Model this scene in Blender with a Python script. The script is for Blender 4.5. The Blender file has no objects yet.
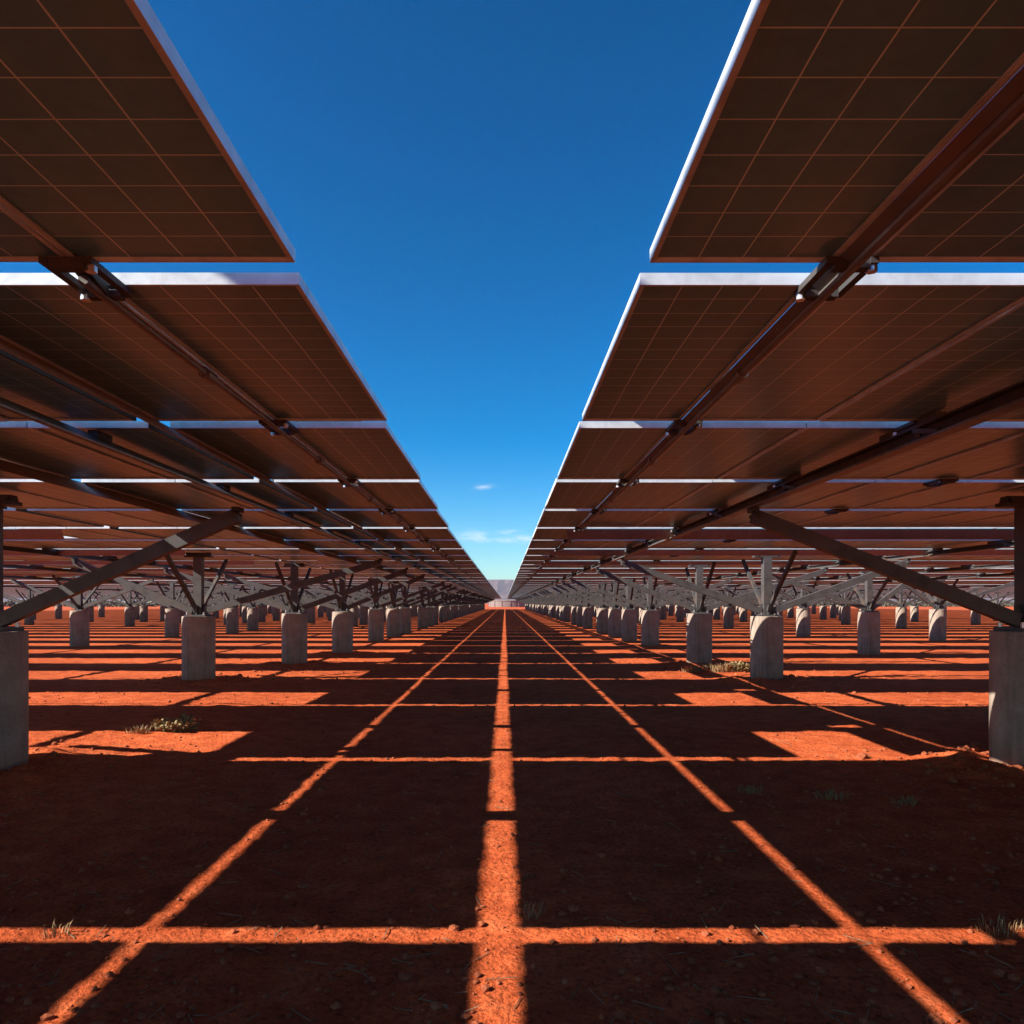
import bpy, bmesh, math, random
from mathutils import Vector, noise
random.seed(7)
U = 1.45                     # metres per layout unit (one unit = the eye height), scales the whole scene
S = bpy.context.scene
COL = S.collection
EYE = 1.0
HT = EYE + 0.66              # underside of the panel tables
TH = 0.0248                  # panel thickness
PITCH = 1.30                 # row pitch along the aisle
GAP = 0.107                  # open joint between rows
Y0 = 1.538                   # joint in front of row 0
KX, KY = 1.416, 0.465        # horizontal run of the sun ray for each unit it drops
def OPEN(n): return 1.06 if n < 6 else 1.16 if n < 16 else .95 if n < 20 else .78      # length left open for the sun in a row with added flaps

# ------------------------------------------------------------------ materials
def new_mat(name):
    m = bpy.data.materials.new(name); m.use_nodes = True
    nt = m.node_tree; b = nt.nodes['Principled BSDF']
    return m, nt, b
def N(nt, t, **k):
    n = nt.nodes.new(t)
    for a, v in k.items():
        if a == 'inp':
            for i, x in v.items(): n.inputs[i].default_value = x
        else: setattr(n, a, v)
    return n
def ramp(nt, stops):
    r = nt.nodes.new('ShaderNodeValToRGB'); e = r.color_ramp.elements
    while len(e) < len(stops): e.new(0.5)
    for i, (p, c) in enumerate(stops):
        e[i].position = p; e[i].color = (*c, 1) if len(c) == 3 else c
    return r
def math_n(nt, op, a, b=None, c=None, clamp=False):
    n = nt.nodes.new('ShaderNodeMath'); n.operation = op; n.use_clamp = clamp
    for i, v in enumerate((a, b, c)):
        if v is None: continue
        if isinstance(v, (int, float)): n.inputs[i].default_value = v
        else: nt.links.new(v, n.inputs[i])
    return n.outputs[0]
def mixc(nt, f, a, b, mode='MIX'):
    n = nt.nodes.new('ShaderNodeMix'); n.data_type = 'RGBA'; n.blend_type = mode
    for s_, v in ((0, f), (6, a), (7, b)):
        if isinstance(v, (int, float)): n.inputs[s_].default_value = v
        elif isinstance(v, tuple): n.inputs[s_].default_value = (*v, 1)
        else: nt.links.new(v, n.inputs[s_])
    return n.outputs[2]
def objcoord(nt): return N(nt, 'ShaderNodeTexCoord').outputs['Object']
def noise_n(nt, vec, scale, detail=4, rough=.55):
    n = N(nt, 'ShaderNodeTexNoise', inp={'Scale': scale, 'Detail': detail, 'Roughness': rough})
    nt.links.new(vec, n.inputs['Vector']); return n.outputs['Fac']

def mat_soil():
    m, nt, b = new_mat('red_soil')
    co = objcoord(nt)
    big = noise_n(nt, co, 0.45, 5); mid = noise_n(nt, co, 4.5, 6, .6); fine = noise_n(nt, co, 34, 5, .65)
    r1 = ramp(nt, [(.30, (.39, .070, .022)), (.52, (.54, .108, .035)), (.72, (.63, .155, .058))])
    nt.links.new(mid, r1.inputs[0])
    r2 = ramp(nt, [(.33, (.52, .47, .45)), (.5, (1, 1, 1)), (.68, (1.12, 1.12, 1.12))])
    nt.links.new(fine, r2.inputs[0])
    c = mixc(nt, 1.0, r1.outputs[0], r2.outputs[0], 'MULTIPLY')
    r3 = ramp(nt, [(.32, (.76, .72, .70)), (.66, (1.08, 1.10, 1.10))]); nt.links.new(big, r3.inputs[0])
    c = mixc(nt, 1.0, c, r3.outputs[0], 'MULTIPLY')
    # small dark pebbles lying in the soil
    v = N(nt, 'ShaderNodeTexVoronoi', inp={'Scale': 20.0}); nt.links.new(co, v.inputs['Vector'])
    sz = noise_n(nt, co, 1.7, 3)
    peb = math_n(nt, 'LESS_THAN', v.outputs['Distance'], math_n(nt, 'MULTIPLY', math_n(nt, 'SUBTRACT', sz, .43), .9))
    c = mixc(nt, math_n(nt, 'MULTIPLY', peb, .7), c, (.13, .045, .025))
    nt.links.new(c, b.inputs['Base Color'])
    b.inputs['Roughness'].default_value = .96
    b.inputs['Specular IOR Level'].default_value = .08
    h = math_n(nt, 'ADD', math_n(nt, 'MULTIPLY', mid, .5), math_n(nt, 'MULTIPLY', fine, .5))
    bp = N(nt, 'ShaderNodeBump', inp={'Strength': .9, 'Distance': .05}); nt.links.new(h, bp.inputs['Height'])
    nt.links.new(bp.outputs[0], b.inputs['Normal'])
    return m
def mat_concrete():
    m, nt, b = new_mat('cast_concrete')
    co = objcoord(nt)
    n1 = noise_n(nt, co, 3.5, 6, .6); n2 = noise_n(nt, co, 40, 4)
    r = ramp(nt, [(.3, (.27, .205, .160)), (.55, (.37, .285, .228)), (.75, (.46, .37, .305))]); nt.links.new(n1, r.inputs[0])
    r2 = ramp(nt, [(.3, (.82, .82, .82)), (.6, (1, 1, 1))]); nt.links.new(n2, r2.inputs[0])
    c = mixc(nt, 1.0, r.outputs[0], r2.outputs[0], 'MULTIPLY')
    # soil splashed on the foot
    sx = N(nt, 'ShaderNodeSeparateXYZ'); nt.links.new(co, sx.inputs[0])
    foot = math_n(nt, 'ADD', math_n(nt, 'MULTIPLY', sx.outputs[2], -3.2), math_n(nt, 'MULTIPLY', n1, 1.7), None, True)
    c = mixc(nt, math_n(nt, 'MULTIPLY', foot, .75), c, (.34, .13, .07))
    # streaks down the side
    mp = N(nt, 'ShaderNodeMapping', inp={'Scale': (9, 9, .6)}); nt.links.new(co, mp.inputs[0])
    st = noise_n(nt, mp.outputs[0], 1.0, 4)
    r4 = ramp(nt, [(.36, (.72, .70, .69)), (.52, (1, 1, 1))]); nt.links.new(st, r4.inputs[0])
    c = mixc(nt, 1.0, c, r4.outputs[0], 'MULTIPLY')
    nt.links.new(c, b.inputs['Base Color']); b.inputs['Roughness'].default_value = .85
    bp = N(nt, 'ShaderNodeBump', inp={'Strength': .3, 'Distance': .01}); nt.links.new(n2, bp.inputs['Height']); nt.links.new(bp.outputs[0], b.inputs['Normal'])
    return m
def mat_steel(name, base, rough=.42, metal=.75, rust=.0):
    m, nt, b = new_mat(name)
    co = objcoord(nt)
    n1 = noise_n(nt, co, 7, 5); n2 = noise_n(nt, co, 45, 3)
    d = tuple(x * .72 for x in base); l = tuple(min(1, x * 1.15) for x in base)
    r = ramp(nt, [(.32, d), (.5, base), (.7, l)]); nt.links.new(n1, r.inputs[0])
    c = r.outputs[0]
    if rust:
        rr = ramp(nt, [(.52, (0, 0, 0)), (.66, (1, 1, 1))]); nt.links.new(noise_n(nt, co, 2.3, 6, .65), rr.inputs[0])
        c = mixc(nt, math_n(nt, 'MULTIPLY', rr.outputs[0], rust), c, (.26, .10, .045))
    nt.links.new(c, b.inputs['Base Color']); b.inputs['Metallic'].default_value = metal
    rg = N(nt, 'ShaderNodeMapRange', inp={'To Min': rough - .1, 'To Max': rough + .15}); nt.links.new(n2, rg.inputs[0])
    nt.links.new(rg.outputs[0], b.inputs['Roughness'])
    return m
def mat_backsheet(name, stops):
    m, nt, b = new_mat(name)
    uv = N(nt, 'ShaderNodeUVMap'); sx = N(nt, 'ShaderNodeSeparateXYZ'); nt.links.new(uv.outputs[0], sx.inputs[0])
    def line(o, cells, w):
        f = math_n(nt, 'FRACT', math_n(nt, 'MULTIPLY', o, cells))
        d = math_n(nt, 'ABSOLUTE', math_n(nt, 'SUBTRACT', f, .5))
        return math_n(nt, 'GREATER_THAN', d, .5 - w)
    lu = line(sx.outputs[0], 4, .0155); lv = line(sx.outputs[1], 14, .016)
    # faint bus wires inside each cell
    bu = line(sx.outputs[0], 12, .012)
    ln = math_n(nt, 'MAXIMUM', lu, lv)
    co = objcoord(nt)
    n1 = noise_n(nt, co, 1.3, 5); n2 = noise_n(nt, co, 26, 3)
    r = ramp(nt, stops); nt.links.new(n1, r.inputs[0])
    r2 = ramp(nt, [(.25, (.88, .88, .88)), (.7, (1.06, 1.06, 1.06))]); nt.links.new(n2, r2.inputs[0])
    c = mixc(nt, 1.0, r.outputs[0], r2.outputs[0], 'MULTIPLY')
    oi = N(nt, 'ShaderNodeObjectInfo'); v_ = N(nt, 'ShaderNodeMapRange', inp={'To Min': .88, 'To Max': 1.12}); nt.links.new(oi.outputs['Random'], v_.inputs[0])
    cv_ = N(nt, 'ShaderNodeCombineColor')
    for k in range(3): nt.links.new(v_.outputs[0], cv_.inputs[k])
    c = mixc(nt, 1.0, c, cv_.outputs[0], 'MULTIPLY')
    # dust smears dried on the sheet
    mp = N(nt, 'ShaderNodeMapping', inp={'Scale': (5.5, 1.1, 1)}); nt.links.new(co, mp.inputs[0])
    rd = ramp(nt, [(.50, (0, 0, 0)), (.72, (1, 1, 1))]); nt.links.new(noise_n(nt, mp.outputs[0], 1.6, 6, .62), rd.inputs[0])
    c = mixc(nt, math_n(nt, 'MULTIPLY', rd.outputs[0], .22), c, (.42, .34, .27))
    c = mixc(nt, math_n(nt, 'MULTIPLY', bu, .14), c, (.48, .50, .48))
    c = mixc(nt, math_n(nt, 'MULTIPLY', ln, .95), c, (.84, 1.0, 1.0))
    nt.links.new(c, b.inputs['Base Color'])
    b.inputs['Roughness'].default_value = .28; b.inputs['Specular IOR Level'].default_value = .45
    return m
def mat_glass():
    m, nt, b = new_mat('solar_cell_glass')
    n1 = noise_n(nt, objcoord(nt), 3, 4)
    r = ramp(nt, [(.3, (.010, .014, .035)), (.7, (.020, .028, .06))]); nt.links.new(n1, r.inputs[0]); nt.links.new(r.outputs[0], b.inputs['Base Color'])
    b.inputs['Roughness'].default_value = .22
    return m
def mat_leaf(name, lo, hi):
    m, nt, b = new_mat(name)
    oi_ = noise_n(nt, objcoord(nt), 22, 3)
    r = ramp(nt, [(.3, lo), (.7, hi)]); nt.links.new(oi_, r.inputs[0]); nt.links.new(r.outputs[0], b.inputs['Base Color'])
    b.inputs['Roughness'].default_value = .8
    return m
def mat_rock(name, stops, scale, rough=.95, bump=.5, dist=.1):
    m, nt, b = new_mat(name)
    n1 = noise_n(nt, objcoord(nt), scale, 7, .62)
    r = ramp(nt, stops); nt.links.new(n1, r.inputs[0]); nt.links.new(r.outputs[0], b.inputs['Base Color'])
    b.inputs['Roughness'].default_value = rough; b.inputs['Specular IOR Level'].default_value = .1
    bp = N(nt, 'ShaderNodeBump', inp={'Strength': bump, 'Distance': dist}); nt.links.new(n1, bp.inputs['Height']); nt.links.new(bp.outputs[0], b.inputs['Normal'])
    return m
SOIL = mat_soil(); CONC = mat_concrete()
STEEL = mat_steel('galvanised_steel', (.098, .092, .092), .5, .3, .15)
DARK = mat_steel('weathered_steel', (.055, .050, .048), .6, .0, .35)
BROWN = mat_rock('brown_coated_edge', [(.3, (.13, .11, .095)), (.7, (.20, .17, .15))], 6, .85, .1, .01)
RUST = mat_steel('rusty_grey_steel', (.17, .165, .165), .5, .2, .55)
TAN = mat_rock('tan_seam_strip', [(.3, (.46, .33, .25)), (.7, (.58, .43, .33))], 6, .8, .1, .01)  # tan lightens the added seam strips, lit only by skylight
BLACK = mat_rock('blacked_seam_edge', [(.3, (.018, .015, .013)), (.7, (.035, .028, .024))], 6, .95, .1, .01)  # blackened seam edges put shade where skylight would whiten them
PIPE = mat_steel('brown_steel_pipe', (.20, .18, .165), .38, .5, .45)
ALU = mat_steel('aluminium_frame', (.72, .76, .775), .38, .2)
BOLT = mat_steel('zinc_bolt', (.62, .62, .62), .3, .9)
BACK = mat_backsheet('module_backsheet', [(.3, (.125, .290, .365)), (.6, (.165, .370, .455)), (.8, (.205, .425, .51))])
FLAP = mat_backsheet('browned_flap_sheet', [(.3, (.22, .115, .075)), (.6, (.30, .155, .10)), (.8, (.36, .20, .13))]); GLASS = mat_glass()  # FLAP: backsheet copy browned to imitate red bounce light
GRASS = mat_leaf('dry_grass', (.20, .115, .05), (.36, .22, .10))
SHRUB = mat_leaf('sage_leaf', (.16, .12, .05), (.30, .21, .09))
SCRUB = mat_leaf('saltbush_leaf', (.05, .045, .028), (.11, .095, .055))
TWIG = mat_rock('dry_twig', [(.3, (.16, .10, .06)), (.7, (.33, .24, .16))], 20)
PEBBLE = mat_rock('red_stone', [(.3, (.20, .055, .025)), (.6, (.36, .10, .045)), (.8, (.42, .19, .11))], 9, .95, .4, .01)
MESA = mat_rock('mesa_rock', [(.30, (.085, .050, .045)), (.5, (.14, .085, .075)), (.7, (.22, .14, .12))], .006, 1, .3, 12)
TANKM = mat_rock('pale_tank_wall', [(.3, (.19, .145, .135)), (.7, (.26, .205, .19))], .3, .8, .1, .05)
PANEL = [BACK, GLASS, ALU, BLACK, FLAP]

# ------------------------------------------------------------------ mesh helper (everything in layout units)
class MB:
    def __init__(s): s.v = []; s.f = []; s.m = []; s.uv = []; s.sm = []
    def face(s, pts, mat=0, uv=None, smooth=False):
        b = len(s.v); s.v += [tuple(p) for p in pts]; s.f.append(tuple(range(b, b + len(pts)))); s.m.append(mat)
        s.uv.append(uv or [(0.07, 0.03)] * len(pts)); s.sm.append(smooth)
    def box(s, x0, x1, y0, y1, z0, z1, mat=0, top=None, bot=None, uvb=False):
        P = lambda x, y, z: (x, y, z)
        top = mat if top is None else top; bot = mat if bot is None else bot
        sq = [(0, 0), (0, 1), (1, 1), (1, 0)]
        s.face([P(x0,y0,z0),P(x0,y1,z0),P(x1,y1,z0),P(x1,y0,z0)], bot, sq if uvb else None)
        s.face([P(x0,y0,z1),P(x1,y0,z1),P(x1,y1,z1),P(x0,y1,z1)], top)
        s.face([P(x0,y0,z0),P(x1,y0,z0),P(x1,y0,z1),P(x0,y0,z1)], mat)
        s.face([P(x1,y1,z0),P(x0,y1,z0),P(x0,y1,z1),P(x1,y1,z1)], mat)
        s.face([P(x0,y1,z0),P(x0,y0,z0),P(x0,y0,z1),P(x0,y1,z1)], mat)
        s.face([P(x1,y0,z0),P(x1,y1,z0),P(x1,y1,z1),P(x1,y0,z1)], mat)
    def bar(s, a, b, w, h, mat=0, up=(0, 0, 1)):
        a = Vector(a); b = Vector(b); d = (b - a).normalized(); upv = Vector(up)
        if abs(d.dot(upv)) > .98: upv = Vector((1, 0, 0))
        r = d.cross(upv).normalized(); u = r.cross(d).normalized()
        def ring(c): return [c + r*w/2*i + u*h/2*j for i, j in ((-1,-1),(1,-1),(1,1),(-1,1))]
        A, B = ring(a), ring(b)
        for i in range(4):
            j = (i + 1) % 4; s.face([A[i], A[j], B[j], B[i]], mat)
        s.face(A[::-1], mat); s.face(B, mat)
    def tube(s, a, b, ra, rb=None, n=10, mat=0, caps=True):
        rb = ra if rb is None else rb
        a = Vector(a); b = Vector(b); d = (b - a).normalized()
        upv = Vector((0, 0, 1)) if abs(d.z) < .9 else Vector((1, 0, 0))
        r = d.cross(upv).normalized(); u = r.cross(d).normalized()
        A = [a + (r*math.cos(t) + u*math.sin(t))*ra for t in [2*math.pi*i/n for i in range(n)]]
        B = [b + (r*math.cos(t) + u*math.sin(t))*rb for t in [2*math.pi*i/n for i in range(n)]]
        for i in range(n):
            j = (i + 1) % n; s.face([A[i], A[j], B[j], B[i]], mat, None, True)
        if caps: s.face(A[::-1], mat); s.face(B, mat)
    def lathe(s, prof, n=36, c=(0, 0, 0), mat=0, jit=0):
        R = []
        for r, z in prof:
            R.append([(c[0] + r*math.cos(2*math.pi*i/n), c[1] + r*math.sin(2*math.pi*i/n), c[2] + z) for i in range(n)])
        for k in range(len(R) - 1):
            for i in range(n):
                j = (i + 1) % n; s.face([R[k][i], R[k][j], R[k+1][j], R[k+1][i]], mat, None, True)
        s.face(R[0][::-1], mat); s.face(R[-1], mat)
    def mesh(s, name, mats, weld=False):
        me = bpy.data.meshes.new(name)
        me.from_pydata([(x*U, y*U, z*U) for x, y, z in s.v], [], s.f)
        for m in (mats if isinstance(mats, list) else [mats]): me.materials.append(m)
        me.polygons.foreach_set('material_index', s.m); me.polygons.foreach_set('use_smooth', s.sm)
        l = me.uv_layers.new(name='UVMap'); l.data.foreach_set('uv', [c for f in s.uv for p in f for c in p])
        if weld:
            bm = bmesh.new(); bm.from_mesh(me); bmesh.ops.remove_doubles(bm, verts=bm.verts, dist=1e-5); bm.to_mesh(me); bm.free()
            if any(s.sm):
                me.set_sharp_from_angle(angle=math.radians(40))
        me.update(); return me
    def build(s, name, mats, parent=None, loc=None, weld=False):
        return put(name, s.mesh(name, mats, weld), parent, loc)
def put(name, me, parent=None, loc=None, rz=0):
    o = bpy.data.objects.new(name, me); COL.objects.link(o)
    if parent: o.parent = parent
    if loc: o.location = Vector(loc)*U
    if rz: o.rotation_euler.z = rz
    return o
def thing(name, label, cat, loc=(0, 0, 0), group=None, rz=0, me=None):
    o = put(name, me, None, loc, rz); o['label'] = label; o['category'] = cat
    if group: o['group'] = group
    return o
def tag(o, label=None, cat=None, group=None, kind=None):
    for k, v in (('label', label), ('category', cat), ('group', group), ('kind', kind)):
        if v: o[k] = v
    return o
def copy_tree(o, parent=None):
    c = o.copy(); COL.objects.link(c); c.parent = parent
    for ch in list(o.children): copy_tree(ch, c)
    return c
ORD = 'nearest second third fourth fifth sixth seventh eighth ninth tenth eleventh twelfth thirteenth fourteenth fifteenth sixteenth seventeenth eighteenth nineteenth twentieth'.split()

# ------------------------------------------------------------------ supports: where the piers stand
LEFT_MAIN = [(-3.095, 4.60), (-3.93, 9.84), (-3.42, 12.46), (-3.20, 15.10), (-3.40, 20.22), (-3.33, 22.9)]
RIGHT_MAIN = [(3.18, 4.66), (3.37, 9.88), (3.15, 12.44), (3.34, 17.66), (3.28, 20.24), (3.28, 22.85)]
for L_, x_ in ((LEFT_MAIN, -3.30), (RIGHT_MAIN, 3.28)):
    y_ = L_[-1][1]
    for k_ in range(28):
        y_ += 5.2 if k_ % 3 == 1 else 2.6
        L_.append((x_ + random.uniform(-.04, .04), y_ + random.uniform(-.12, .14)))
MID, FAR = [], []
MID += [(-9.65, 17.4), (-9.85, 22.7), (-8.85, 24.9), (6.64, 14.0), (8.75, 22.5), (11.9, 21.1)]
for k_ in range(9):
    MID += [(-9.6, 29.2 + 4.4*k_), (9.3, 27.5 + 4.4*k_)]
for k_ in range(8):
    FAR += [(-16.3, 32.8 + 4.6*k_), (-22.2, 37.0 + 5.0*k_), (15.9, 27.2 + 4.6*k_), (22.0, 36.0 + 5.0*k_)]
for k_ in range(6):
    FAR += [(-28.5, 45.0 + 5*k_), (28.0, 44.0 + 5*k_)]
for k_ in range(30):
    for x_, y_ in ((-6.6, 30), (6.5, 33), (-13.0, 34), (12.8, 36)):
        if k_ < 24: FAR.append((x_, y_ + 2.6*k_))
    if k_ < 20: FAR += [(-19.4, 40 + 2.6*k_), (19.2, 40 + 2.6*k_)]
def shade_snap(y):
    # phases the piers so sun catches only their upper left faces
    return 4.66 + 2.6*round((y - 4.66)/2.6) + random.uniform(-.10, .16)
MID = [(x/y*q, q) for x, y in MID for q in [shade_snap(y)]]
FAR = [(x, shade_snap(y)) for x, y in FAR]

# ------------------------------------------------------------------ ground
def gheight(x, y):
    d = 1.0 if (abs(x) < 9 and y < 30) else 0.45
    h = 0.008*noise.noise((x*.35, y*.35, 1.3)) + 0.0030*noise.noise((x*1.7, y*1.7, 4.1))
    if abs(x) < 12 and y < 16:
        h += 0.0045*noise.noise((x*6, y*6, 2.2)) + 0.0060*noise.noise((x*16, y*16, 7.7)) + 0.004*max(0, noise.noise((x*27, y*27, 3.1)) - .15)
        if abs(x) > 1.9:
            a = min(1, (abs(x) - 1.9)/.5)
            h += a*0.012*max(0, noise.noise((x*5.2, y*9, 9.1)))
    for px, py in NEARP:
        r2 = (x - px)**2 + (y - py)**2
        if r2 < 1.6:
            r = math.sqrt(r2)
            ring = math.exp(-((r - .36)/.22)**2)
            h += ring*(.030 + .045*abs(noise.noise((x*5, y*5, px))))
    return h*d
NEARP = LEFT_MAIN[:4] + RIGHT_MAIN[:4]
def axis(segs):
    out = [segs[0][0]]
    for a, b, st in segs:
        n = max(1, int(round((b - a)/st)))
        out += [a + (b - a)*(i + 1)/n for i in range(n)]
    return out
xs = [-4500, -2200, -1000, -450, -200, -100, -60] + axis([(-40, -14, 1.0), (-14, -6, .16), (-6, -3.2, .05), (-3.2, 3.2, .022), (3.2, 6, .05), (6, 14, .16), (14, 40, 1.0)]) + [60, 100, 200, 450, 1000, 2200, 4500]
ys = [-600, -200, -60, -20] + axis([(-8, 1.5, .35), (1.5, 3.2, .018), (3.2, 9, .028), (9, 16, .06), (16, 40, .3), (40, 120, 4)]) + [160, 240, 400, 700, 1200, 2000, 3200, 4500]
nx, ny = len(xs), len(ys)
gv = [(x*U, y*U, gheight(x, y)*U) for y in ys for x in xs]
gf = [(j*nx + i, j*nx + i + 1, (j + 1)*nx + i + 1, (j + 1)*nx + i) for j in range(ny - 1) for i in range(nx - 1)]
gm = bpy.data.meshes.new('ground'); gm.from_pydata(gv, [], gf); gm.materials.append(SOIL)
gm.polygons.foreach_set('use_smooth', [True]*len(gf)); gm.update()
g = put('ground', gm); g['kind'] = 'structure'

# ------------------------------------------------------------------ panel tables
def left_edge(n):  return -.392 - .0165*min(7.5, max(.3, Y0 + PITCH*n + .6))
def columns(side, n):
    far = 27 if n < 20 else 62
    """(x0, x1, zone) of every module of a row, from the aisle outwards: 1 = open zone, 3 = inner frame bar blacked against skylight."""
    c = []
    if side < 0:
        e = left_edge(n)
        c += [(-.8325, e, 0), (-1.2625, -.8375, 0), (-1.80, -1.3375, 3), (-2.317, -1.805, 0), (-2.90, -2.465, 3),
              (-3.42, -2.905, 0), (-3.88, -3.495, 3), (-4.33, -3.885, 0)]
        x = -4.335
        while x > -far: c.append((x - .44, x, 1)); x -= .445
    else:
        c += [(.28, .636, 0)]
        x = .694
        while x < far: c.append((x, x + .44, 1)); x += .445
    if n >= 92: c = [q for q in c if min(abs(q[0]), abs(q[1])) > 9]
    return c
def flap_drop(yn, yf):
    """how far an added flap hangs so that it closes the view through its opening from the camera."""
    s_ = (HT - EYE)/yf  # drop follows the camera's line of sight, so the added flap covers the opening
    return ((HT - EYE) - s_*yn)/(1 + s_*KY)*1.12
CACHE = {}
L_ROW = PITCH - GAP
def pane_mesh(w):
    k = ('p', round(w, 3))
    if k not in CACHE:
        m = MB(); t = .008
        m.box(-w/2 + t, w/2 - t, t, L_ROW - t, .007, TH - .002, 0, 1, 0, True)
        CACHE[k] = m.mesh('module', PANEL)
    return CACHE[k]
def frame_mesh(w, zone=0):
    k = ('f', round(w, 3), zone == 3)
    if k not in CACHE:
        m = MB(); t = .007; lip = .011
        for a, b, y0, y1 in ((-w/2, -w/2 + t, 0, L_ROW), (w/2 - t, w/2, 0, L_ROW), (-w/2 + t, w/2 - t, 0, t), (-w/2 + t, w/2 - t, L_ROW - t, L_ROW)):
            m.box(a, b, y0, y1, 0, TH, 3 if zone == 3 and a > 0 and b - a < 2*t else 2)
        for a, b, y0, y1 in ((-w/2 + t, -w/2 + lip, t, L_ROW - t), (w/2 - lip, w/2 - t, t, L_ROW - t), (-w/2 + lip, w/2 - lip, t, lip), (-w/2 + lip, w/2 - lip, L_ROW - lip, L_ROW - t)):
            m.box(a, b, y0, y1, .001, .004, 2)
        CACHE[k] = m.mesh('frame', PANEL)
    return CACHE[k]
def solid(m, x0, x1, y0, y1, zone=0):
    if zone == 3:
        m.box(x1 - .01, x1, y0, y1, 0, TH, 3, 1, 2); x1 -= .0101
    m.box(x0, x1, y0, y1, 0, TH, 2, 1, 0, True)
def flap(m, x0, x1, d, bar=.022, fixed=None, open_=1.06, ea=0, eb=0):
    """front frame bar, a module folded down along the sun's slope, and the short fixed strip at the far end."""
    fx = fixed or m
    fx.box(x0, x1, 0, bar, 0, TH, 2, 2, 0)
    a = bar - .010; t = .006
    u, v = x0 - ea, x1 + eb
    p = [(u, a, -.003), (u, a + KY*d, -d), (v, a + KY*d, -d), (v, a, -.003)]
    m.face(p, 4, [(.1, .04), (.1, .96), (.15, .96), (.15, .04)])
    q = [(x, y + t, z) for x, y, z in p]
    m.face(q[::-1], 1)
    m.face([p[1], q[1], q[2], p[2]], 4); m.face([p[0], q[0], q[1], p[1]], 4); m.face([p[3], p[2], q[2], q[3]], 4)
    fx.box(x0, x1, open_ - GAP/2, L_ROW, 0, TH, 2, 1, 0)
FARLAB = {-1: 'far thin brown panel row merging into the left table near the vanishing point',
          1: 'far thin brown panel row merging into the right table near the vanishing point'}
NROWS = 92; NOUT = 146
far_mesh = {}
for side, sname in ((-1, 'left'), (1, 'right')):
    for n in range(-3, NOUT):
        yn = Y0 + PITCH*n + GAP/2
        opened = (n % 2 == 0) and n >= (2 if side < 0 else 4)
        cols = columns(side, n)
        if n < 0:
            lab = {-1: f'brown panel row overhead at the top {sname} corner of the view', -2: f'panel row above the camera on the {sname} side', -3: f'panel row behind the camera on the {sname} side'}[n]
        elif n < 20:
            lab = f'brown {sname}-hand solar panel row with pale front edge, {ORD[n]} row beyond the overhead one'
        else: lab = FARLAB[side]
        key = (side, opened, n >= NROWS)
        if n >= 20 and key in far_mesh:
            thing('solar_panel_row', lab, 'solar panel', (0, yn, HT), 'rows of solar panels overhead', 0, far_mesh[key]); continue
        root = None if n >= 20 else thing('solar_panel_row', lab, 'solar panel', (0, yn, HT), 'rows of solar panels overhead')
        if root: root.rotation_euler.x = random.uniform(-.0018, .0018); root.rotation_euler.y = random.uniform(-.0006, .0006)
        lim = 512/767*(yn + PITCH) + .6
        rest = MB()
        bar = .022
        for x0, x1, zone in cols:
            near = min(abs(x0), abs(x1)) < lim and -1 <= n <= 8
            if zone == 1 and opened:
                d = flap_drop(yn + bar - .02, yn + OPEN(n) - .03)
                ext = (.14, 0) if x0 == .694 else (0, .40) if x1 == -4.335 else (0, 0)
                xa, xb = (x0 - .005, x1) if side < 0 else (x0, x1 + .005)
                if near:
                    m = MB(); flap(m, xa, xb, d, bar, rest, OPEN(n), *ext); m.build('added_flap', PANEL, root)  # added flap beside an opening made for the sun
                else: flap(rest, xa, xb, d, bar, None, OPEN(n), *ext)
            elif near:
                w = x1 - x0
                p = put('module', pane_mesh(w), root, ((x0 + x1)/2, 0, random.uniform(-.0012, .0012)))
                put('frame', frame_mesh(w, zone), p)
            else: solid(rest, x0, x1, 0, L_ROW, zone)
        if n >= 20:
            far_mesh[key] = rest.mesh('solar_panel_row', PANEL)
            thing('solar_panel_row', lab, 'solar panel', (0, yn, HT), 'rows of solar panels overhead', 0, far_mesh[key]); continue
        if rest.f:
            if n > 8 or n < -1: rest.build('panel_surface', PANEL, root)
            else: tag(rest.build('outer_module', PANEL, root), kind='stuff')
        if -1 <= n <= 8:
            for xc in ((-.835,) if side < 0 else (.66, 1.52, 2.35)):
                cl = MB()
                cl.box(xc - .050, xc - .034, -GAP - .03, .03, -.014, -.0015)
                cl.box(xc + .034, xc + .050, -GAP - .03, .03, -.014, -.0015)
                cl.box(xc - .034, xc + .034, .004, .028, -.022, -.0015)
                cl.box(xc - .034, xc + .034, -GAP - .028, -GAP - .004, -.022, -.0015)
                cl.build('clamp', DARK, root)
                if xc == 2.35: continue
                for bx, by in ((.042, -GAP - .015), (-.042, .015)):
                    bb = MB(); bb.tube((xc + bx, by, -.026), (xc + bx, by, -.014), .011, n=6)
                    bb.build('bolt', BOLT, root)

# unseen trays added over every other joint to block the sun
for side, sname in ((-1, 'left'), (1, 'right')):
    for n in range(-3, NROWS, 2):
        yj = Y0 + PITCH*n
        m = MB(); up = .13
        a, b = (-27.2, left_edge(n) - .17) if side < 0 else (.335, 27.0)
        w = .072
        yc = -up*KY
        m.box(a, b, yc - w, yc + w, up, up + .006)
        for s_ in (-1, 1):
            m.box(a, b, yc + s_*w - .003, yc + s_*w + .003, up + .006, up + .03)
        x = a + .3
        while x < b:
            m.box(x, x + .03, yc - w, yc - w + .012, TH + .001, up); x += 2.2
        m.build('x', STEEL, None, (0, yj, HT))
        o = COL.objects[-1]; o.name = 'shade_tray'; o.data.name = 'shade_tray'
        tag(o, f'unseen steel tray added to block sun at a joint of the {sname} table', 'shade tray', 'added shade trays above the tables')

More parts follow.
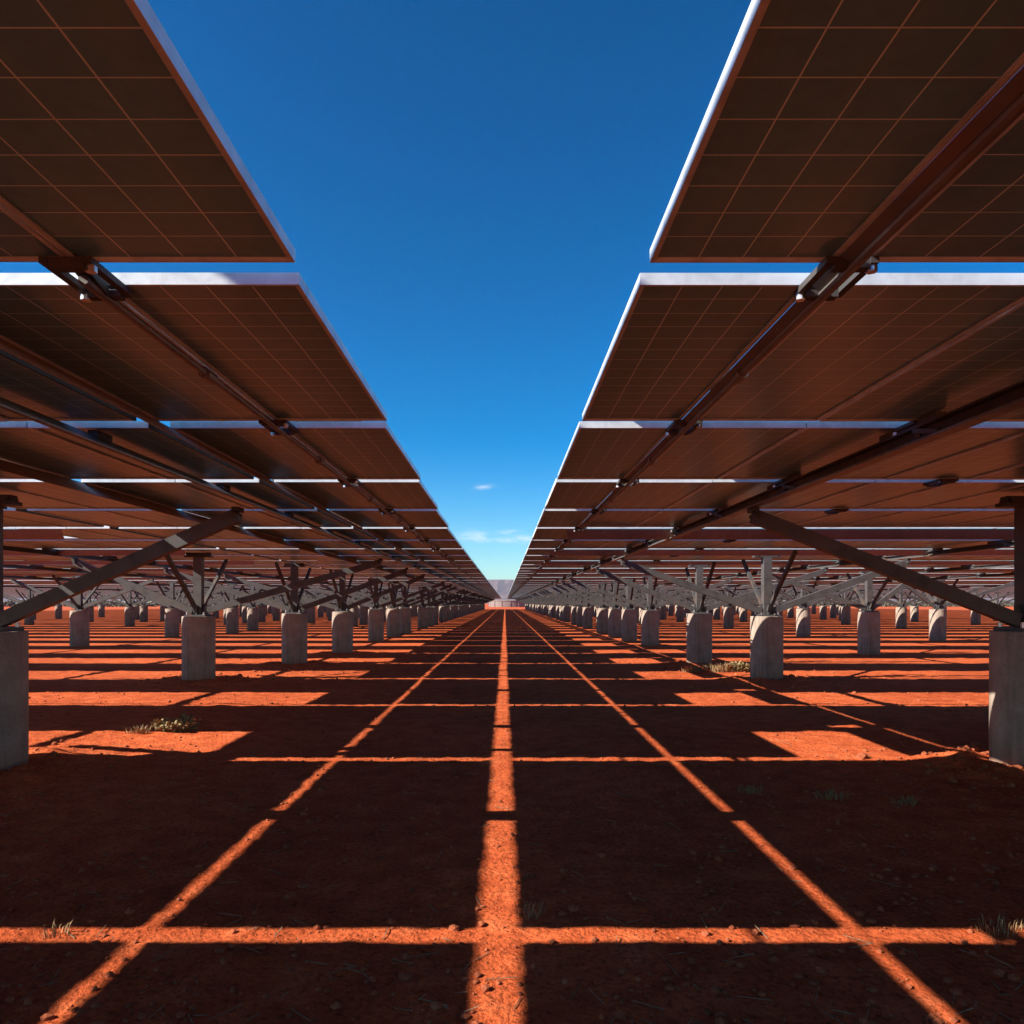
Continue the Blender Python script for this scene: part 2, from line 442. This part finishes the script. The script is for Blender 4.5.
m = MB(); yc = -.13*KY  # short added tray that keeps sun off the near right pier
m.box(1.08, 2.6, yc - .072, yc + .072, .13, .136)
for s_ in (-1, 1): m.box(1.08, 2.6, yc + s_*.072 - .003, yc + s_*.072 + .003, .136, .16)
for x in (1.2, 2.4): m.box(x, x + .03, yc - .072, yc - .06, TH + .001, .13)
tag(m.build('shade_tray', STEEL, None, (0, Y0 + PITCH*2, HT)), 'short unseen tray added over the third right joint to shade the near pier', 'shade tray', 'added shade trays above the tables')
# unseen panels added above the left table; their shade fills the aisle gap
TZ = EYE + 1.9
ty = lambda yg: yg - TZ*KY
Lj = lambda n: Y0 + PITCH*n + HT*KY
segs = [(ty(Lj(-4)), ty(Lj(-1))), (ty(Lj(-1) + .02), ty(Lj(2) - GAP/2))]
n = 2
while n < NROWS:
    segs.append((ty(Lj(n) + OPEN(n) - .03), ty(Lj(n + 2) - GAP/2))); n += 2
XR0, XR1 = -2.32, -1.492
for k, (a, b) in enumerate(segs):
    r = thing('shade_panel', 'unseen solar panel added above the left table to shade the aisle gap', 'solar panel', (0, a, HT + TH), 'added shade panels above the left table')
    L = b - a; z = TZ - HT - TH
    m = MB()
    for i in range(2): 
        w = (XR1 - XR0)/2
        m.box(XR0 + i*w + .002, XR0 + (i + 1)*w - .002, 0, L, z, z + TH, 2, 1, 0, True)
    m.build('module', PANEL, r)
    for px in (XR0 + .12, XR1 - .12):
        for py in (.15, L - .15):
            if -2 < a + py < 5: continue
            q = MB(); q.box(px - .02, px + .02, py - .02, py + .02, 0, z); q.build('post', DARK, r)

# ------------------------------------------------------------------ purlins and rails along the tables
def purlin(x, y0, y1, label, lean=False):
    sg = 1 if x < 0 else -1          # open side of the channel faces the aisle
    r = thing('purlin', label, 'beam', (x, 0, 0), 'long beams under the panels')
    z0, z1 = HT - .078, HT - .030
    m = MB()
    if lean:
        t = .006; za, zb = HT - .010, HT - .082
        q = lambda zz: KX*(HT - .010 - zz)
        prof = [(0, za), (q(zb), zb), (q(zb) + .022, zb), (q(zb) + .022, zb + t), (q(zb) + t*1.2, zb + t), (t*1.3, za)]
        P = lambda p, y: (p[0], y, p[1])
        for i in range(len(prof)):
            a, b = prof[i], prof[(i + 1) % len(prof)]; m.face([P(a, y0), P(a, y1), P(b, y1), P(b, y0)])
        m.face([P(p, y0) for p in prof]); m.face([P(p, y1) for p in prof[::-1]])
        m.build('channel', RUST, r)
        n = 0
        while n < 14:
            y = Y0 + PITCH*n
            c = MB(); c.box(.012, .050, y + .08, y + .19, HT - .030, HT - .001); c.tube((.028, y + .135, HT - .046), (.028, y + .135, HT - .030), .011, n=6)
            c.build('bracket', DARK, r); n += 1
        return r
    m.box(-.004, .004, y0, y1, z0, z1)
    a, b = sorted((sg*.004, sg*.036)); m.box(a, b, y0, y1, z1 - .007, z1)
    m.build('channel', DARK, r)
    f = MB(); a, b = sorted((-sg*.018, sg*.036)); f.box(a, b, y0, y1, z0 - .009, z0 - .0005); f.build('flange', PIPE, r)
    n = 0
    while Y0 + PITCH*n < min(y1, 24):
        y = Y0 + PITCH*n
        c = MB()
        c.box(-.018, .018, y - .20, y + .20, z1 - .004, HT - .001)
        c.tube((sg*.024, y - .10, z0 + .008), (sg*.024, y - .10, z1 - .006), .009, n=6)
        c.bar((sg*.010, y - .20, z0 + .010), (sg*.032, y - .08, z1 - .012), .010, .016)
        c.build('bracket', STEEL if (n % 2) else DARK, r)
        n += 1
    return r
PX = {-1: [-1.60, -5.5, -8.1, -11.4, -18.0], 1: [1.50, 5.2, 8.0, 10.6, 17.2]}
for side, sname in ((-1, 'left'), (1, 'right')):
    for k, x in enumerate(PX[side]):
        purlin(x, -2.2 if k == 0 else 3.0, 121, (f'dark channel beam running under the {sname} table beside the aisle, holding the strut tops' if k == 0 else
               f'{ORD[k]} channel beam from the aisle under the {sname} table'), side < 0 and k == 0)
for x, sname in ((-.835, 'left'), (.662, 'right')):
    r = thing('edge_rail', f'thin brown pipe rail under the aisle side modules of the {sname} table', 'rail', (x, 0, 0), 'pipe rails under the tables')
    m = MB(); z = HT - .020
    ya = -2.5 if x > 0 else Y0 - .02
    m.tube((0, ya, z), (0, 121, z), .0105, n=10); m.build('pipe', PIPE, r)
    if x < 0:
        m = MB(); m.bar((0, Y0 + .05, z + .008), (0, Y0 - .30, HT + .075), .030, .026); m.build('rail_end', DARK, r)
    for n in range(-1 if x > 0 else 0, 12):
        y = Y0 + PITCH*n + .62
        c = MB(); c.tube((0, y - .03, z), (0, y + .03, z), .017, n=10); c.build('coupling', PIPE, r)
def strip(x, d, y0, y1, label, mat=None):
    """sloped angle strip hanging from a module edge beside an open seam."""
    r = thing('seam_mask_strip', label, 'strip', (x, 0, 0), 'added strips masking sky in the seams')
    m = MB(); z = HT - .0008; t = .006
    A, B, C_, D = (.0005, z), (KX*d, z - d), (KX*d + t, z - d), (t + .0005, z)
    P = lambda p, y: (p[0], y, p[1])
    for a, b in ((A, B), (B, C_), (C_, D), (D, A)): m.face([P(a, y0), P(a, y1), P(b, y1), P(b, y0)])
    m.face([P(p, y0) for p in (A, B, C_, D)]); m.face([P(p, y1) for p in (D, C_, B, A)])
    m.build('plate', mat or TAN, r)
strip(-1.2625, .080, -2.2, 121, 'added strip masking sky under the left table, first seam in from the beam')
strip(-2.317, .080, -2.2, 121, 'added strip masking sky deeper under the left table behind the beam')
strip(.636, .013, -2.2, 121, 'added grey strip masking sky beside the pipe rail of the right table', RUST)
# ------------------------------------------------------------------ supports
def pier_prof(h=.83, r=.203):
    return [(r*1.0, -.12), (r, h - .005), (r - .005, h)]
def pier_parts(root, x, inner, outer, full, zin, braced=True):
    """concrete pier, post, cap, base plate and struts; inner/outer = x of the strut tops relative to the pier."""
    key = ('pier', full)
    if key not in CACHE:
        m = MB(); m.lathe(pier_prof(), 40 if full else 14); CACHE[key] = m.mesh('pier', CONC, True)
        m = MB(); m.box(-.13, .13, -.13, .13, .8305, .852)
        m.box(-.085, .085, -.008, .008, .852, .99); m.box(-.008, .008, -.085, .085, .852, .97)
        CACHE[('bp', full)] = m.mesh('base_plate', STEEL)
        m = MB(); m.box(-.052, .052, -.052, .052, .853, HT - .075); CACHE[('post', full)] = m.mesh('post', STEEL)
        m = MB(); m.box(-.17, .17, -.05, .05, HT - .0745, HT - .052); m.box(-.15, .15, -.035, .035, HT - .0515, HT - .014)
        for s_ in (-.13, .13): m.tube((s_, -.056, HT - .04), (s_, .056, HT - .04), .014, n=8)
        CACHE[('cap', full)] = m.mesh('cap', DARK)
        m = MB()
        for sx in (-1, 1):
            for sy in (-1, 1):
                m.tube((sx*.105, sy*.105, .852), (sx*.105, sy*.105, .885), .014, n=6)
        CACHE[('bolt', full)] = m.mesh('anchor_bolt', BOLT)
    put('pier', CACHE[key], root)
    put('post', CACHE[('post', full)], root)
    put('base_plate', CACHE[('bp', full)], root)
    put('cap', CACHE[('cap', full)], root)
    if full: put('anchor_bolt', CACHE[('bolt', full)], root)
    for xe in (inner, outer):
        s_ = 1 if xe > 0 else -1
        m = MB(); m.bar((s_*.07, 0, .895), (xe, 0, zin), .066, .080)
        st = m.build('strut', STEEL, root)
        if full:
            h = MB(); h.box(xe - .022, xe + .022, -.045, .045, zin + .02, HT - .088)
            h.tube((xe - .01*s_, -.06, zin), (xe - .01*s_, .06, zin), .018, n=8)
            h.build('hanger', DARK, st)
    for sy in (-1, 1) if braced else ():
        m = MB(); m.bar((.0, sy*.06, .90), (.02*sy, sy*.98, HT - .06), .040, .045)
        m.build('brace', DARK, root)
HEADS = ['galvanised support', 'concrete pier support']
def nearest_inner(side, x):
    c = [p for p in PX[side]]
    ins = [p for p in c if abs(p) < abs(x) - .6]; outs = [p for p in c if abs(p) > abs(x) + .6]
    i = max(ins, key=abs) if ins else x - side*1.7
    o = min(outs, key=abs) if outs else x + side*1.9
    if abs(i - x) > 2.6: i = x - side*1.9
    if abs(o - x) > 2.4: o = x + side*2.0
    return i - x, o - x
def far_support_mesh(side):
    k = ('fs', side)
    if k not in CACHE:
        m = MB(); m.lathe(pier_prof(), 14, mat=0); m.box(-.13, .13, -.13, .13, .8305, .852, 1); m.box(-.052, .052, -.052, .052, .853, HT - .075, 1)
        m.box(-.17, .17, -.05, .05, HT - .0745, HT - .052, 2)
        for xe in (-1.75, 1.75): m.bar((math.copysign(.07, xe), 0, .895), (xe, 0, HT - .135), .066, .080, 1)
        for sy in (-1, 1): m.bar((0, sy*.06, .90), (.02*sy, sy*.98, HT - .06), .040, .045, 2)
        CACHE[k] = m.mesh('panel_support', [CONC, STEEL, DARK], True)
    return CACHE[k]
def support(x, y, label, full, group):
    if y > 38:
        return thing('panel_support', label, 'support', (x, y, 0), group, random.uniform(-.03, .03), far_support_mesh(0))
    side = -1 if x < 0 else 1
    r = thing('panel_support', label, 'support', (x, y, 0), group)
    r.rotation_euler.z = random.uniform(-.02, .02)
    i, o = nearest_inner(side, x)
    pier_parts(r, x, i, o, full, HT - .135, y > 6)
    return r
for L_, sname in ((LEFT_MAIN, 'left'), (RIGHT_MAIN, 'right')):
    for k, (x, y) in enumerate(L_):
        if k == 0: lab = f'large concrete pier with post and long strut at the {sname} edge of the view'
        elif k < 12: lab = f'concrete pier with post and struts, {ORD[k]} along the {sname} side of the aisle'
        else: lab = f'far small concrete pier in the line along the {sname} side of the aisle'
        support(x, y, lab, k < 6, 'concrete piers along the aisle')
MIDLAB = {0: 'lone concrete pier deep under the left table, left of the second aisle pier', 1: 'small pier deep under the left table between the two nearest aisle piers',
          2: 'small pier right of the second left aisle pier', 3: 'pier with lit left face between the two nearest right aisle piers',
          4: 'small pier just right of the second right aisle pier', 5: 'small lit pier left of the nearest right aisle pier'}
for k, (x, y) in enumerate(MID):
    sn = 'left' if x < 0 else 'right'
    support(x, y, MIDLAB.get(k, f'small distant pier in the second line under the {sn} table'), False, 'piers further under the tables')
for k, (x, y) in enumerate(FAR):
    sn = 'left' if x < 0 else 'right'
    support(x, y, f'tiny far pier in the outer lines under the {sn} table', False, 'far piers under the tables')

# ------------------------------------------------------------------ plants, twigs, stones
def tuft(x, y, w, h, nb, mat, label, name='grass_tuft', cat='grass', seed=0, leafy=False):
    rr = random.Random(seed); m = MB(); fat = max(1, y/3)
    for i in range(nb):
        a = rr.uniform(0, 6.283); r = w*.42*math.sqrt(rr.random())
        bx, by = r*math.cos(a), r*.7*math.sin(a)
        L = h*rr.uniform(.45, 1.1); lean = rr.uniform(.25, .9); a2 = a + rr.uniform(-.7, .7)
        dx, dy = math.cos(a2)*lean*L, math.sin(a2)*lean*L
        p0 = Vector((bx, by, -.006)); p1 = Vector((bx + dx*.4, by + dy*.4, L*.62)); p2 = Vector((bx + dx, by + dy, L*rr.uniform(.72, 1)))
        s_ = Vector((-math.sin(a2), math.cos(a2), 0))*rr.uniform(.0008, .0018)*fat
        if leafy:
            m.face([p0 - s_*.5, p0 + s_*.5, p2 + s_*.4, p2 - s_*.4])
            for k in range(5):
                c = p0.lerp(p2, rr.uniform(.3, 1)); q = Vector((rr.uniform(-1, 1), rr.uniform(-1, 1), rr.uniform(-.3, 1))).normalized()
                t = q.orthogonal().normalized()*.011; q = q*rr.uniform(.02, .042)
                m.face([c, c + q*.5 + t, c + q, c + q*.5 - t])
        else:
            m.face([p0 - s_, p0 + s_, p1 + s_*.8, p1 - s_*.8]); m.face([p1 - s_*.8, p1 + s_*.8, p2])
    o = m.build(name, mat, None, (x, y, gheight(x, y)))
    tag(o, label, cat, 'dry plants on the red soil')
def gp(px, py):
    y = 767/(py - 603); return ((px - 505)/767*y, y)
TUFTS = [(176, 731, .30, .12, 110, SHRUB, 'pale green shrub at the corner of the lit patch on the left', True),
         (138, 733, .22, .08, 70, GRASS, 'low dry grass just left of the pale green shrub', False),
         (694, 672, .40, .15, 110, GRASS, 'yellow dry grass at the foot of the pier beyond the tall right one', False),
         (722, 672, .36, .20, 110, GRASS, 'taller yellow grass clump left of the second right aisle pier', False),
         (742, 672, .26, .20, 90, SHRUB, 'yellow green shrub touching the second right aisle pier', True),
         (750, 792, .16, .06, 45, SHRUB, 'shaded grass tuft beside the right lit diagonal line', False),
         (831, 798, .20, .06, 55, SHRUB, 'shaded grass tuft in the middle of the right dark soil', False),
         (906, 803, .18, .05, 45, SHRUB, 'shaded grass tuft nearest the large right pier', False),
         (1000, 930, .16, .055, 50, GRASS, 'grass catching light at the right end of the near lit line', False),
         (55, 935, .10, .05, 30, GRASS, 'grass catching light at the left end of the near lit line', False),
         (530, 915, .12, .06, 36, GRASS, 'thin grass beside the centre lit stripe', False),
         ]
for i, (px, py, w, h, nb, mt, lab, leafy) in enumerate(TUFTS):
    x, y = gp(px, py); tuft(x, y, w, h*.8, int(nb*1.6), mt, lab, 'shrub' if leafy else 'grass_tuft', 'shrub' if leafy else 'grass', i + 3, leafy)
rr = random.Random(5); m = MB()
for i in range(420):
    y = 1.7 + 6*rr.random()**2; x = rr.uniform(-.68, .68)*y
    z = gheight(x, y); a = rr.uniform(0, 3.14); L = rr.uniform(.02, .09)
    d = Vector((math.cos(a)*L, math.sin(a)*L, rr.uniform(-.004, .012)))
    m.bar((x, y, z + .003), (x + d.x, y + d.y, max(z + .002, gheight(x + d.x, y + d.y) + .003) + max(0, d.z)), .0018, .0018)
tag(m.build('twig_litter', TWIG), 'short dry twigs scattered over the near soil', 'twigs', None, 'stuff')
ico = bmesh.new(); bmesh.ops.create_icosphere(ico, subdivisions=1, radius=1); iv = [v.co.copy() for v in ico.verts]; ifc = [[v.index for v in f.verts] for f in ico.faces]; ico.free()
sv, sf = [], []
for i in range(4200):
    if i < 3400:
        y = 1.75 + 7*rr.random()**1.6; x = rr.uniform(-.7, .7)*y; r = .0035 + .013*rr.random()**4
    elif i < 3900:
        px, py = rr.choice(NEARP[:2] + NEARP[4:6]); t = rr.uniform(0, 6.28); q = rr.uniform(.24, .95)
        x, y = px + q*math.cos(t), py + q*math.sin(t); r = .006 + .030*rr.random()**3
    else:
        y = rr.uniform(7, 14); x = rr.choice((-1, 1))*rr.uniform(1.9, 5); r = .008 + .018*rr.random()**3
    z = gheight(x, y); b = len(sv); sq = (rr.uniform(.7, 1.3), rr.uniform(.7, 1.3), rr.uniform(.5, .9)); ph = rr.random()*99
    for v in iv:
        k = 1 + .35*noise.noise((v.x*1.3 + ph, v.y*1.3, v.z*1.3))
        sv.append(((x + v.x*r*sq[0]*k)*U, (y + v.y*r*sq[1]*k)*U, (z + r*.25 + v.z*r*sq[2]*k)*U))
    sf += [[b + j for j in f] for f in ifc]
me = bpy.data.meshes.new('pebbles'); me.from_pydata(sv, [], sf); me.materials.append(PEBBLE); me.update()
tag(put('pebbles', me), 'small red stones and clods scattered over the soil', 'stones', None, 'stuff')

# scrub added beyond the last rows to fill the pale horizon band
rr = random.Random(11); m = MB()
for i in range(2600):
    x = rr.uniform(9, 165)*rr.choice((-1, 1)); y = rr.uniform(194, 222); h = rr.uniform(.5, 1.75); w = rr.uniform(.5, 1.4)
    for j in range(7):
        a = rr.uniform(0, 6.28); c = Vector((x + w*.5*math.cos(a), y + w*.5*math.sin(a), h*rr.uniform(.25, 1)))
        q = Vector((rr.uniform(-1, 1), rr.uniform(-1, 1), rr.uniform(-.4, 1))).normalized()*rr.uniform(.25, .55); t = q.orthogonal().normalized()*.22
        m.face([c - q, c + t, c + q, c - t])
    m.face([(x - .05, y, 0), (x + .05, y, 0), (x + .04, y, h), (x - .04, y, h)])
tag(m.build('scrub', SCRUB), 'low dark scrub added beyond the last panel rows', 'scrub', None, 'stuff')

# ------------------------------------------------------------------ far end: round tank and mesa
t = thing('water_tank', 'low pale round tank standing at the far end of the aisle', 'tank', (1.3, 195, 0))
m = MB(); m.lathe([(5.4, 0), (5.4, 1.5), (5.5, 1.51), (5.5, 1.64), (5.3, 1.65), (.2, 1.8)], 48); m.build('wall', TANKM, t, None, True)
m = MB()
for k in range(16):
    a = 2*math.pi*k/16; c = (5.42*math.cos(a), 5.42*math.sin(a)); m.box(c[0] - .08, c[0] + .08, c[1] - .08, c[1] + .08, 0, 1.49)
m.build('buttress', TANKM, t)
hv, hf = [], []
hx = [(-2600 + 26*i) for i in range(201)]; hy = [2250 + 30*j for j in range(34)]
for j, y in enumerate(hy):
    for x in hx:
        e = 160*noise.noise((x*.0021, 2.0, .3)) + 70*noise.noise((x*.008, 5.0, .3))
        t_ = (y - 2290 - e)/420
        t_ = max(0, min(1, t_))
        rim = 84 + 5*noise.noise((x*.0016, 9.0, 0)) + 1.5*noise.noise((x*.012, 3.0, 0))
        prof = (t_**.9)*.62 if t_ < .72 else .46 + .54*min(1, (t_ - .72)/.14)
        prof = max(prof, min(1, (t_**.9)*.62)) 
        gul = abs(noise.noise((x*.012, y*.004, 7)))*16*min(1, t_*3)*(1 - max(0, min(1, (t_ - .8)/.1)))
        hv.append((x*U, y*U, (rim*prof - gul - 1)*U))
W = len(hx)
for j in range(len(hy) - 1):
    for i in range(W - 1): hf.append((j*W + i, j*W + i + 1, (j + 1)*W + i + 1, (j + 1)*W + i))
me = bpy.data.meshes.new('mesa'); me.from_pydata(hv, [], hf); me.materials.append(MESA); me.update()
h = put('hills', me); h['kind'] = 'structure'

# haze
HAZE = 0.8e-4
if HAZE:
    m = MB(); m.box(-3000, 3000, -900, 3400, -1.7, 96)
    hm = bpy.data.materials.new('haze_air'); hm.use_nodes = True; nt = hm.node_tree; nt.nodes.clear()
    out = nt.nodes.new('ShaderNodeOutputMaterial'); pv = nt.nodes.new('ShaderNodeVolumePrincipled')
    pv.inputs['Color'].default_value = (.66, .78, 1, 1); pv.inputs['Density'].default_value = HAZE; pv.inputs['Anisotropy'].default_value = .2
    nt.links.new(pv.outputs[0], out.inputs['Volume'])
    hz = m.build('haze', hm, None, None, True); hz['kind'] = 'stuff'

# ------------------------------------------------------------------ sky, sun, camera
sun_dir = Vector((-KX, -KY, 1)).normalized()
el = math.asin(sun_dir.z); az = math.atan2(sun_dir.x, sun_dir.y)
SAT, GAM, REF, TINT = 1.28, 1.31, 2.4, (.79, .945, 1.03)     # polarised, deep outback sky
w = bpy.data.worlds.new('World'); S.world = w; w.use_nodes = True
nt = w.node_tree; bg = nt.nodes['Background']
sk = N(nt, 'ShaderNodeTexSky', sky_type='NISHITA', sun_disc=False, sun_elevation=el, sun_rotation=az % (2*math.pi), altitude=400, air_density=1.0, dust_density=.25, ozone_density=2.2)
hs = N(nt, 'ShaderNodeHueSaturation', inp={'Saturation': SAT, 'Value': 1.0})
tint = mixc(nt, 1.0, sk.outputs[0], tuple(t/REF for t in TINT), 'MULTIPLY'); gam = N(nt, 'ShaderNodeGamma', inp={'Gamma': GAM}); nt.links.new(tint, gam.inputs[0])
sc_ = mixc(nt, 1.0, gam.outputs[0], (REF, REF, REF), 'MULTIPLY'); nt.links.new(sc_, hs.inputs['Color'])
tc = N(nt, 'ShaderNodeTexCoord'); sp = N(nt, 'ShaderNodeSeparateXYZ'); nt.links.new(tc.outputs['Generated'], sp.inputs[0])
yy = math_n(nt, 'MAXIMUM', sp.outputs[1], .05)
cu = math_n(nt, 'DIVIDE', sp.outputs[0], yy); cv = math_n(nt, 'DIVIDE', sp.outputs[2], yy)
cb = N(nt, 'ShaderNodeCombineXYZ'); nt.links.new(math_n(nt, 'MULTIPLY', cu, 1.0), cb.inputs[0]); nt.links.new(math_n(nt, 'MULTIPLY', cv, 3.2), cb.inputs[1])
nz = noise_n(nt, cb.outputs[0], 42, 6, .62)
tot = None
for u0, v0, su, sv_, k in ((-.028, .1512, .012, .0035, .8), (-.045, .0885, .020, .0055, 1.0), (-.034, .083, .012, .004, .7), (.006, .0925, .014, .003, .7), (.024, .083, .026, .005, 1.0), (-.01, .0825, .025, .003, .7)):
    a = math_n(nt, 'POWER', math_n(nt, 'DIVIDE', math_n(nt, 'SUBTRACT', cu, u0), su), 2)
    b = math_n(nt, 'POWER', math_n(nt, 'DIVIDE', math_n(nt, 'SUBTRACT', cv, v0), sv_), 2)
    gss = math_n(nt, 'MULTIPLY', math_n(nt, 'EXPONENT', math_n(nt, 'MULTIPLY', math_n(nt, 'ADD', a, b), -1)), k)
    tot = gss if tot is None else math_n(nt, 'ADD', tot, gss)
cf = math_n(nt, 'MULTIPLY', math_n(nt, 'MULTIPLY', math_n(nt, 'SUBTRACT', nz, .36), 2.6, None, True), tot, None, True)
front = math_n(nt, 'GREATER_THAN', sp.outputs[1], .1)
cf = math_n(nt, 'MULTIPLY', math_n(nt, 'MULTIPLY', cf, front), .75)
cc = mixc(nt, cf, hs.outputs[0], (9.0, 9.4, 9.8))
nt.links.new(cc, bg.inputs['Color']); bg.inputs['Strength'].default_value = .05
sl = bpy.data.lights.new('sun', 'SUN'); sl.energy = 5.0; sl.angle = math.radians(.5); sl.color = (1, .93, .82)
so = bpy.data.objects.new('sun', sl); COL.objects.link(so); so.rotation_euler = sun_dir.to_track_quat('Z', 'Y').to_euler()
so.location = (sun_dir*40*U)
cam = bpy.data.cameras.new('camera'); co = bpy.data.objects.new('camera', cam); COL.objects.link(co); S.camera = co
co.location = (0, 0, EYE*U); co.rotation_euler = (math.pi/2, 0, 0)
cam.sensor_width = 36; cam.lens = 767/1024*36; cam.shift_x = 7/1024; cam.shift_y = 91/1024
cam.clip_start = .02; cam.clip_end = 20000
S.view_settings.view_transform = 'Standard'; S.view_settings.look = 'None'; S.view_settings.gamma = 1
S.view_settings.exposure = 1.27
S.cycles.max_bounces = 10; S.cycles.diffuse_bounces = 6; S.cycles.volume_bounces = 0
S.cycles.use_denoising = True
